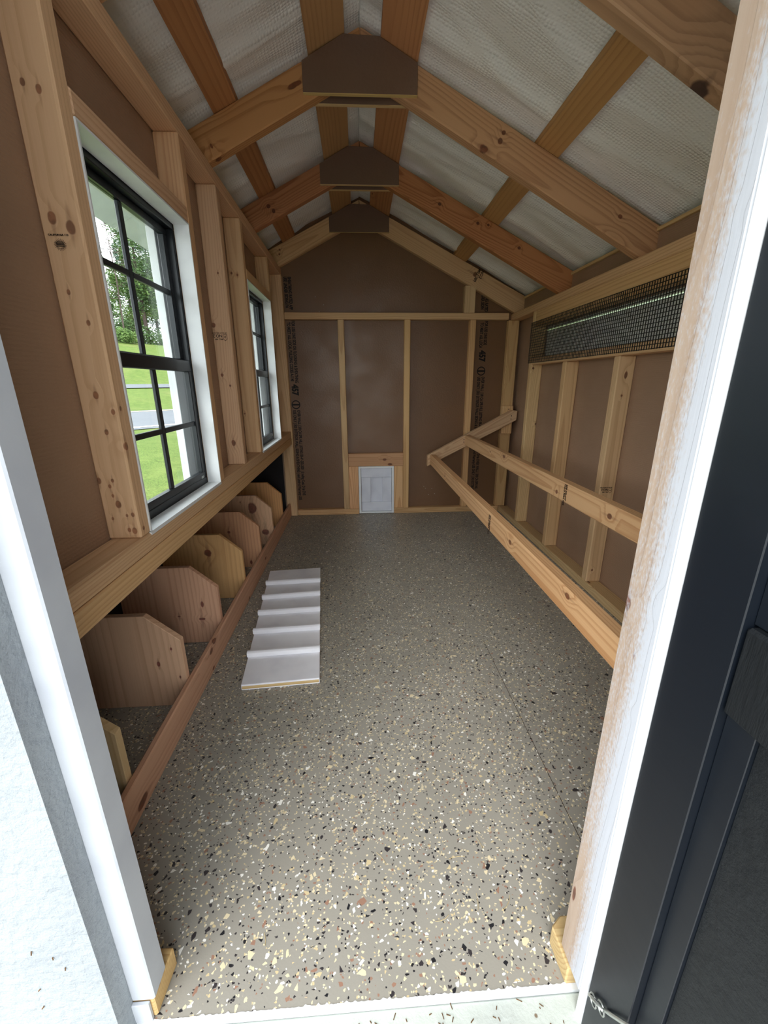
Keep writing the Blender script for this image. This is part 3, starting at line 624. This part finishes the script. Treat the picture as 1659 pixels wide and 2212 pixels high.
# ---------------------------------------------------------------- nest boxes
nb = empty('nest_box_shell', (-.55, -1.08, 0), label='black outer shell of the nest boxes bulging out below the windows', cat='nest box')
box('back_board', -.712, -.7005, -2.14, -.012, -.26, .40, BLACK_N, nb, 'y', 0)
prism('lid', [(-.396, .492), (-.396, .506), (-.712, .414), (-.712, .4005)], 'y', -2.14, -.012, BLACK_N, nb, (0, 1, 0), 0)
for a, b in ((-2.14, -2.128), (-.026, -.0125)): prism('end_board', [(-.3955, .001), (-.3955, .4915), (-.70, .4), (-.70, .001)], 'y', a, b, BLACK_N, nb, (0, 0, 1), 0)
DIV = [(-2.104, (218, 190, 144), (184, 146, 98), 'nest divider nearest the doorway, only its sawn yellow edge showing', []),
       (-1.793, (218, 180, 150), (184, 140, 110), 'nearest full nest divider, plain pine, partly behind the white jamb', [(-.444, .140, .005, 1.8), (-.404, .186, .0035, 1.6), (-.393, .095, .003, 2)]),
       (-1.493, (220, 174, 136), (180, 124, 92), 'second full nest divider, with a red gash low on its face', [(-.440, .094, .012, .45), (-.515, .106, .006, .4), (-.432, .150, .006, 2.5)]),
       (-1.181, (224, 178, 128), (188, 134, 90), 'third full nest divider, with one large round ringed knot', [(-.511, .209, .016, 1.15)]),
       (-.873, (216, 168, 124), (176, 122, 86), 'fourth full nest divider, with one small dark round knot', [(-.520, .187, .008, 1.1), (-.430, .027, .006, 2)]),
       (-.572, (226, 184, 142), (190, 142, 102), 'fifth full nest divider, with a big purple split knot', [(-.479, .218, .026, 1.5), (-.419, .075, .022, .8), (-.54, .252, .004, 1)]),
       (-.265, (222, 174, 118), (180, 128, 80), 'farthest nest divider, plain orange pine before the black end board', [])]
for i, (y, c1, c2, lab, kn) in enumerate(DIV):
    m = wood('nest_divider_pine_%s' % 'abcdefg'[i], c1, c2, ring=.013, knotty=.0, kcol=(86, 36, 34), ringamt=.42)
    zt = .287
    d = prism('nest_divider', [(-.376, .001), (-.376, .211), (-.460, zt), (-.698, zt), (-.698, .001)], 'y', y, y+.019, m, None, (0, 0, 1), .0012)
    setp(d, lab, 'divider', 'nest box dividers')
    if kn: reknot(d, [(a, y, b, r_, st) for a, b, r_, st in kn])
fb = reknot(box('nest_front_board', -.3755, -.3595, -2.345, -.049, .0005, .0885, CEDAR, None, 'y', .003, label='reddish board standing on edge along the front of the nest boxes', cat='board'), [(-.3595, -2.097, .024, .011, 2.2), (-.3595, -1.651, .073, .010, 1.7), (-.3595, -1.614, .086, .009, 2), (-.3595, -.87, .046, .008, 1.7), (-.3595, -1.651, .013, .006, 1.7), (-.3595, -1.2, .01, .006, 1.5)])

# ---------------------------------------------------------------- roost rack
ro = empty('roost_rack', (.8, -1.2, .35), label='slanted pine roosting rack with two perches along the right wall', cat='roost')
# cleats
box('cleat', 1.047, 1.115, -.080, -.0435, .543, .721, PINE_ROOST, ro, 'z', .003)
def arm(y0, y1):
    a0, a1 = (.558, .378), (1.113, .660); d = Vector((a1[0]-a0[0], a1[1]-a0[1])).normalized(); nn = Vector((-d.y, d.x))*.0335
    P0, P1 = Vector(a0), Vector(a1)
    pts = [(.556, .340), (.556, .4125), (1.095, .6955), (1.130, .6915), (1.128, .632)]
    return prism('arm', pts, 'y', y0, y1, PINE_ROOST, ro, (d.x, 0, d.y), .003)
arm(-.118, -.0805); arm(-2.33, -2.2925)
def perch(x, zt, m=PINE_ROOST, h=.066):
    return box('perch', x, x+.036, -2.292, -.1185, zt-h, zt, m, ro, 'y', .004)
pa = reknot(perch(.574, .4195), [(.574, -1.972, .405, .008, 1.5), (.574, -1.606, .392, .009, 1.5), (.574, -.6, .38, .006, 1.5)]); pb = reknot(perch(.797, .5435), [(.797, -.657, .520, .005, 1), (.797, -.867, .530, .010, 1.6), (.797, -1.734, .511, .010, 1.4), (.797, -1.42, .50, .008, 1.2)])
screws(ro, [(.792, -.1186, .512), (.792, -.1186, .497), (1.093, -.1186, .660), (1.091, -.1186, .640), (1.085, -.0806, .700)], (0, -1, 0))
for (x, y, z, hh, ww) in ((.7965, -1.482, .541, .04, .0), (.5735, -1.40, .414, .04, .0)):
    text_mesh('grade_stamp', 'SPF KD-HT\nNO.2 MILL 089', .0115, frame((x-.0004, y, z), (0, 0, -1), (0, -1, 0)), INK2, ro, bold=.0003)

# ---------------------------------------------------------------- ramp
Ldir = Vector((.066, -.785, 0)).normalized(); Wd = Vector((Ldir.y, -Ldir.x, 0))*-1
lad = empty('ramp', (-.1725, -1.34, 0), label='white painted chicken ramp with five cleats lying on the speckled floor', cat='ramp')
bl, br, tl, tr_ = Vector((-.250, -1.745)), Vector((-.0215, -1.729)), Vector((-.3215, -.962)), Vector((-.0870, -.943))
prism('plank', [tuple(bl), tuple(br), tuple(tr_), tuple(tl)], 'z', .0005, .0195, RAMPW, lad, (-.09, 1, 0), .0012)
endm = [tuple(bl+Vector((.002, -.0006))), tuple(br+Vector((-.002, -.0006))), tuple(br+Vector((-.002, .001))), tuple(bl+Vector((.002, .001)))]
prism('sawn_end', endm, 'z', .005, .0145, CUT, lad, (1, 0, 0), 0)
for (ly, ry) in ((-1.112, -1.098), (-1.240, -1.219), (-1.361, -1.346), (-1.486, -1.473), (-1.616, -1.603)):
    t = (ly-bl.y)/(tl.y-bl.y); lx = bl.x+(tl.x-bl.x)*t; t = (ry-br.y)/(tr_.y-br.y); rx = br.x+(tr_.x-br.x)*t
    bm = bmesh.new()
    prof = [(0, .0196), (0, .0345), (.006, .038), (.013, .038), (.026, .0196)]   # (distance away from the camera, height)
    A = [bm.verts.new((lx-.003, ly+a_, h_)) for a_, h_ in prof]; B = [bm.verts.new((rx+.001, ry+a_, h_)) for a_, h_ in prof]
    bm.faces.new(A); bm.faces.new(B[::-1])
    for i in range(5): bm.faces.new((A[i], B[i], B[(i+1) % 5], A[(i+1) % 5]))
    bevel(bm, .0008); from_bm('cleat', bm, RAMPW, lad, frame(((lx+rx)/2, ly, .02), (1, 0, 0), (0, 1, 0)))

# ---------------------------------------------------------------- black entrance door, folded open towards the right
DX = .409
dr = empty('door_1', (DX+.02, -2.77, 0), kind='structure')
box('stile', DX, DX+.045, -2.5135, -2.4505, -.035, 1.60, BLACK_D, dr, 'z', .0009)
box('stile', DX, DX+.045, -3.10, -3.05, -.035, 1.60, BLACK_D, dr, 'z', .0009)
box('rail', DX+.002, DX+.044, -3.049, -2.514, .601, .683, BLACK_R, dr, 'y', .003)
box('rail', DX+.002, DX+.044, -3.049, -2.514, 1.52, 1.60, BLACK_R, dr, 'y', .003)
box('rail', DX+.002, DX+.044, -3.049, -2.514, -.035, .03, BLACK_R, dr, 'y', .003)
box('bead', DX+.009, DX+.043, -2.540, -2.5138, .031, .600, BLACK_D, dr, 'z', .0006); box('bead', DX+.009, DX+.043, -2.540, -2.5138, .684, 1.519, BLACK_D, dr, 'z', .0006)
box('panel', DX+.013, DX+.043, -3.049, -2.5405, .031, .600, BLACK_R, dr, 'z', 0); box('panel', DX+.013, DX+.043, -3.049, -2.5405, .684, 1.519, BLACK_R, dr, 'z', 0)
hk = bmesh.new()
hp = lambda y, z: (DX-.004, y, z)
for (cy, cz) in ((-2.466, .088), (-2.480, .104)):
    tube(hk, [(DX-.004, cy+.0065*math.cos(t*math.pi/5), cz+.0085*math.sin(t*math.pi/5)) for t in range(11)], .0013, 6)
tube(hk, [(DX-.003, -2.484, .110), (DX-.006, -2.498, .134), (DX-.006, -2.518, .165), (DX-.004, -2.535, .190)], .0024, 8)
tube(hk, [(DX-.003, -2.457, .079), (DX-.007, -2.468, .096), (DX-.006, -2.485, .112)], .0022, 8)
hook = from_bm('hook_arm', hk, METAL, dr, smooth=True); hook['label'] = 'silver door hook'

# ---------------------------------------------------------------- small litter on the floor and sill
bm = bmesh.new(); rs = random.Random(3)
for i in range(26):
    x, y = rs.uniform(-.1, .5), rs.uniform(-2.33, -1.7); a = rs.uniform(0, 6.28); L = rs.uniform(.012, .034); k = rs.uniform(-.5, .5)
    tube(bm, [(x+math.cos(a+k*t)*L*t, y+math.sin(a+k*t)*L*t, .0012) for t in (0, .33, .66, 1)], .0004, 4)
setp(from_bm('straw_bits', bm, STRAW), 'thin straw bits scattered on the speckled floor near the doorway', 'straw', kind='stuff')
bm = bmesh.new()
for i in range(60):
    x, y = rs.uniform(-.15, .40), rs.uniform(-2.462, -2.424); a = rs.uniform(0, 6.28); L = rs.uniform(.002, .009)
    tube(bm, [(x, y, -.0032), (x+math.cos(a)*L, y+math.sin(a)*L, -.0030)], .0006, 4)
setp(from_bm('sill_debris', bm, EARTH), 'dry brown crumbs lying on the dusty white door sill', 'debris', kind='stuff')

bm = bmesh.new()
for (x, z) in ((-.289, .222), (-.268, .208), (-.296, .150), (-.258, .187), (-.300, .115)):
    tube(bm, [(x, -2.4388, z), (x+rs.uniform(-.004, .004), -2.4395, z-rs.uniform(.002, .006))], .0008, 4)
setp(from_bm('siding_debris', bm, EARTH), 'tiny brown leaf bits stuck on the white siding left of the doorway', 'debris', kind='stuff')
# ---------------------------------------------------------------- outdoors
Nv = Vector((-.717, .697)); C2 = Vector((.115, -2.777))
prof = [(-30, -.30), (2, -.30), (5, -.36), (9, -.44), (13.8, -.45), (24.6, -.45), (27, -.33), (30, .08), (34.5, .60), (39.5, .87), (42, 1.5), (50, 3.6), (60, 5.7), (66, 6.3), (90, 6.6), (150, 7)]
def hz(x, y):
    p = Vector((x, y)) - C2; d = p.dot(Nv); v = p.dot(Vector((.697, .717)))
    for (a, za), (b, zb_) in zip(prof, prof[1:]):
        if d <= b: t = (d-a)/(b-a); z = za+(zb_-za)*t; break
    else: z = prof[-1][1]
    if d > 42: z += (d-42)/20*max(-1.9, min(1.3, -(v-26)*.055))*min(1, 20/(d-22))
    return z
def terrain(nm, d0, d1, v0, v1, nd, nv, mat, lift=0, parent=None):
    bm = bmesh.new(); g = []
    for i in range(nd+1):
        row = []
        for j in range(nv+1):
            d = d0+(d1-d0)*i/nd; v = v0+(v1-v0)*j/nv; q = C2 + Nv*d + Vector((.697, .717))*v
            row.append(bm.verts.new((q.x, q.y, hz(q.x, q.y)+lift)))
        g.append(row)
    for i in range(nd):
        for j in range(nv): bm.faces.new((g[i][j], g[i+1][j], g[i+1][j+1], g[i][j+1]))
    return from_bm(nm, bm, mat, parent, smooth=True)
gr = terrain('ground', -40, 150, -90, 170, 190, 100, LAWN); setp(gr, kind='structure')
n = N('bounce_gravel'); p = n.geo(); g_ = n.vor(p, 38); col = n.mix(n.math('MULTIPLY', n.sep(g_['Color'])[0], 1.), srgb(150, 148, 142), srgb(206, 203, 196)); n.bump(n.ss(g_['Distance'], .0, .6, 1, 0), .012, .9); BOUNCE_GRAVEL = n.base(col, .9, .1)
pad = box('bounce_pad', -6, 8, -10, -2.5, -.34, -.285, BOUNCE_GRAVEL, None, 'x', 0, kind='structure')  # unseen pale ground, added to bounce neutral light through the doorway
r1 = terrain('road', 14.0, 24.3, -90, 170, 6, 60, ROAD, .02); setp(r1, kind='structure')
terrain('lane_marking', 14.5, 14.85, -90, 170, 1, 60, LINE, .03, r1); terrain('lane_marking', 23.2, 23.6, -90, 170, 1, 60, LINEY, .03, r1)
r2 = terrain('road', 34.6, 39.4, -90, 170, 10, 60, ROAD, .05); setp(r2, kind='structure')

def crown_mesh(nm, seed, blobs, nleaf, size, trunk_h, mat, up_=.3):
    rg = random.Random(seed); vs = []; fs = []
    for _ in range(nleaf):
        cx, cy, cz, rx_, rz_ = rg.choice(blobs)
        while True:
            a, b, c = rg.uniform(-1, 1), rg.uniform(-1, 1), rg.uniform(-1, 1); L = math.sqrt(a*a+b*b+c*c)
            if .45 < L < 1: break
        P = Vector((cx+a*rx_, cy+b*rx_, cz+c*rz_)); s = size*rg.uniform(.5, 1.3)
        u = Vector((rg.gauss(0, 1), rg.gauss(0, 1), rg.gauss(0, up_))).normalized(); w = u.cross(Vector((rg.gauss(0, 1), rg.gauss(0, 1), rg.gauss(0, 1)))).normalized()
        k = len(vs); vs += [P-u*s, P+w*s*.45, P+u*s, P-w*s*.45]; fs.append((k, k+1, k+2, k+3))
    me = bpy.data.meshes.new(nm); me.from_pydata(vs, [], fs); me.materials.append(mat); return me
def trunk_mesh(nm, seed, h, r, nb, spread, bare=False):
    rg = random.Random(seed); bm = bmesh.new()
    def cone(p, q, r0, r1):
        d = (q-p).normalized(); a = d.orthogonal().normalized(); b = d.cross(a); A = []; B = []
        for j in range(6):
            t = j*math.pi/3; o = a*math.cos(t)+b*math.sin(t); A.append(bm.verts.new(p+o*r0)); B.append(bm.verts.new(q+o*r1))
        for j in range(6): bm.faces.new((A[j], A[(j+1) % 6], B[(j+1) % 6], B[j]))
    cone(Vector((0, 0, -.5)), Vector((.2, .1, h*.5)), r, r*.7); cone(Vector((.2, .1, h*.5)), Vector((0, 0, h)), r*.7, r*.12)
    for i in range(nb):
        z = h*rg.uniform(.35, .97); a = rg.uniform(0, 6.28); L = spread*(1.1-z/h)*rg.uniform(.5, 1.2)+.4
        p = Vector((.1, .05, z)); q = p+Vector((math.cos(a)*L, math.sin(a)*L, L*rg.uniform(.05, .5))); cone(p, q, r*.2*(1.2-z/h)+.02, .015)
        if bare:
            for k in range(4):
                m = p.lerp(q, rg.uniform(.3, .9)); e_ = m+Vector((rg.uniform(-1, 1), rg.uniform(-1, 1), rg.uniform(-.1, .8)))*L*.35; cone(m, e_, .025, .01)
    me = bpy.data.meshes.new(nm); bm.to_mesh(me); bm.free(); me.materials.append(BARK); return me
rg = random.Random(11)
def blobs(n_, h, r, lo=.35):
    o = []
    for i in range(n_):
        t = lo+(1-lo)*i/(n_-1); w = r*math.sin(math.pi*(.18+.74*(i/(n_-1))))
        o.append((rg.uniform(-.6, .6)*w, rg.uniform(-.6, .6)*w, h*t*.94, w*rg.uniform(.5, .85), h*.09))
    return o
kinds = [(crown_mesh('crown', 1, blobs(9, 19, 4.6), 11000, .19, 19, LEAF1), trunk_mesh('trunk', 1, 19, .28, 14, 4)),
         (crown_mesh('crown', 2, blobs(10, 22, 3.4, .3), 11000, .17, 22, LEAF2), trunk_mesh('trunk', 2, 22, .25, 22, 3)),
         (crown_mesh('crown', 3, blobs(8, 15, 4.4, .25), 10000, .18, 15, LEAF3), trunk_mesh('trunk', 3, 15, .24, 12, 4)),
         (crown_mesh('crown', 5, blobs(6, 7, 3.4, .12), 7000, .16, 7, LEAF1), trunk_mesh('trunk', 5, 6, .14, 8, 2))]
KN = ['full green leafy tree', 'tall narrow blue green pine', 'shorter light green tree', 'low dark bushy tree']
ORD = ['first', 'second', 'third', 'fourth', 'fifth', 'sixth', 'seventh', 'eighth', 'ninth', 'tenth', 'eleventh', 'twelfth', 'thirteenth', 'fourteenth', 'fifteenth', 'sixteenth', 'seventeenth', 'eighteenth', 'nineteenth', 'twentieth']
def tree(i, px_k, d, kind, sc_=1., rot=0):
    """stands along the ray direction (-1, k) from the window view, at distance d across the roads"""
    t = d/(.717+.697*px_k); x = C2.x-t; y = C2.y+t*px_k; z = hz(x, y)-.1
    e = empty('tree', (x, y, z), label='%s, %s from the left in the wood beyond the roads' % (KN[kind], ORD[i]), cat='tree', group='trees of the wood on the ridge'); e.scale = (sc_,)*3; e.rotation_euler = (0, 0, rot)
    for nm, me in zip(('crown', 'trunk'), kinds[kind]):
        o = bpy.data.objects.new(nm, me); C.objects.link(o); o.parent = e
for i, (k, d, kd, s) in enumerate(((1.55, 72, 1, 1), (1.72, 80, 0, 1), (1.90, 70, 3, .9), (1.99, 92, 2, .9), (2.09, 74, 2, .9), (2.16, 96, 1, 1.1), (2.21, 70, 0, 1.05), (2.33, 88, 1, 1.1), (2.47, 80, 0, 1.0), (2.66, 68, 2, 1), (3.3, 86, 0, 1), (4.4, 74, 2, 1), (5.3, 82, 0, 1))):
    tree(i, k, d, kd, s, k*7)
ug = []
for i in range(70):
    kk = 1.4+4*(i/70)**1.3; t = (66+rg.uniform(-3, 5))/(.717+.697*kk); x, y = C2.x-t, C2.y+t*kk
    ug.append((x, y, hz(x, y)+rg.uniform(.4, 1.3), rg.uniform(1.4, 2.4), rg.uniform(1.0, 2.2)))
ugo = link(bpy.data.objects.new('undergrowth', crown_mesh('undergrowth', 21, ug, 42000, .17, 1, LEAF1)), Matrix.Identity(4), None); setp(ugo, 'thick dark green undergrowth along the foot of the wood', 'undergrowth', kind='stuff')
# bare dead pine and round bush
t = 64/(.717+.697*1.99); x, y = C2.x-t, C2.y+t*1.99
dp = link(bpy.data.objects.new('dead_tree', trunk_mesh('dead_tree', 9, 14.5, .11, 34, 3.2, True)), Matrix.Translation((x, y, hz(x, y)-.1)), None); setp(dp, 'bare dead pine standing in front of the green trees', 'tree')
t = 60/(.717+.697*1.955); x, y = C2.x-t, C2.y+t*1.955
bu = link(bpy.data.objects.new('bush', crown_mesh('bush', 8, [(0, 0, .8, 1.35, 1.0), (1.0, .4, .6, 1.0, .8)], 2600, .12, 1, LEAF3)), Matrix.Translation((x, y, hz(x, y))), None); setp(bu, 'round light green bush on the crest of the grass bank', 'bush')
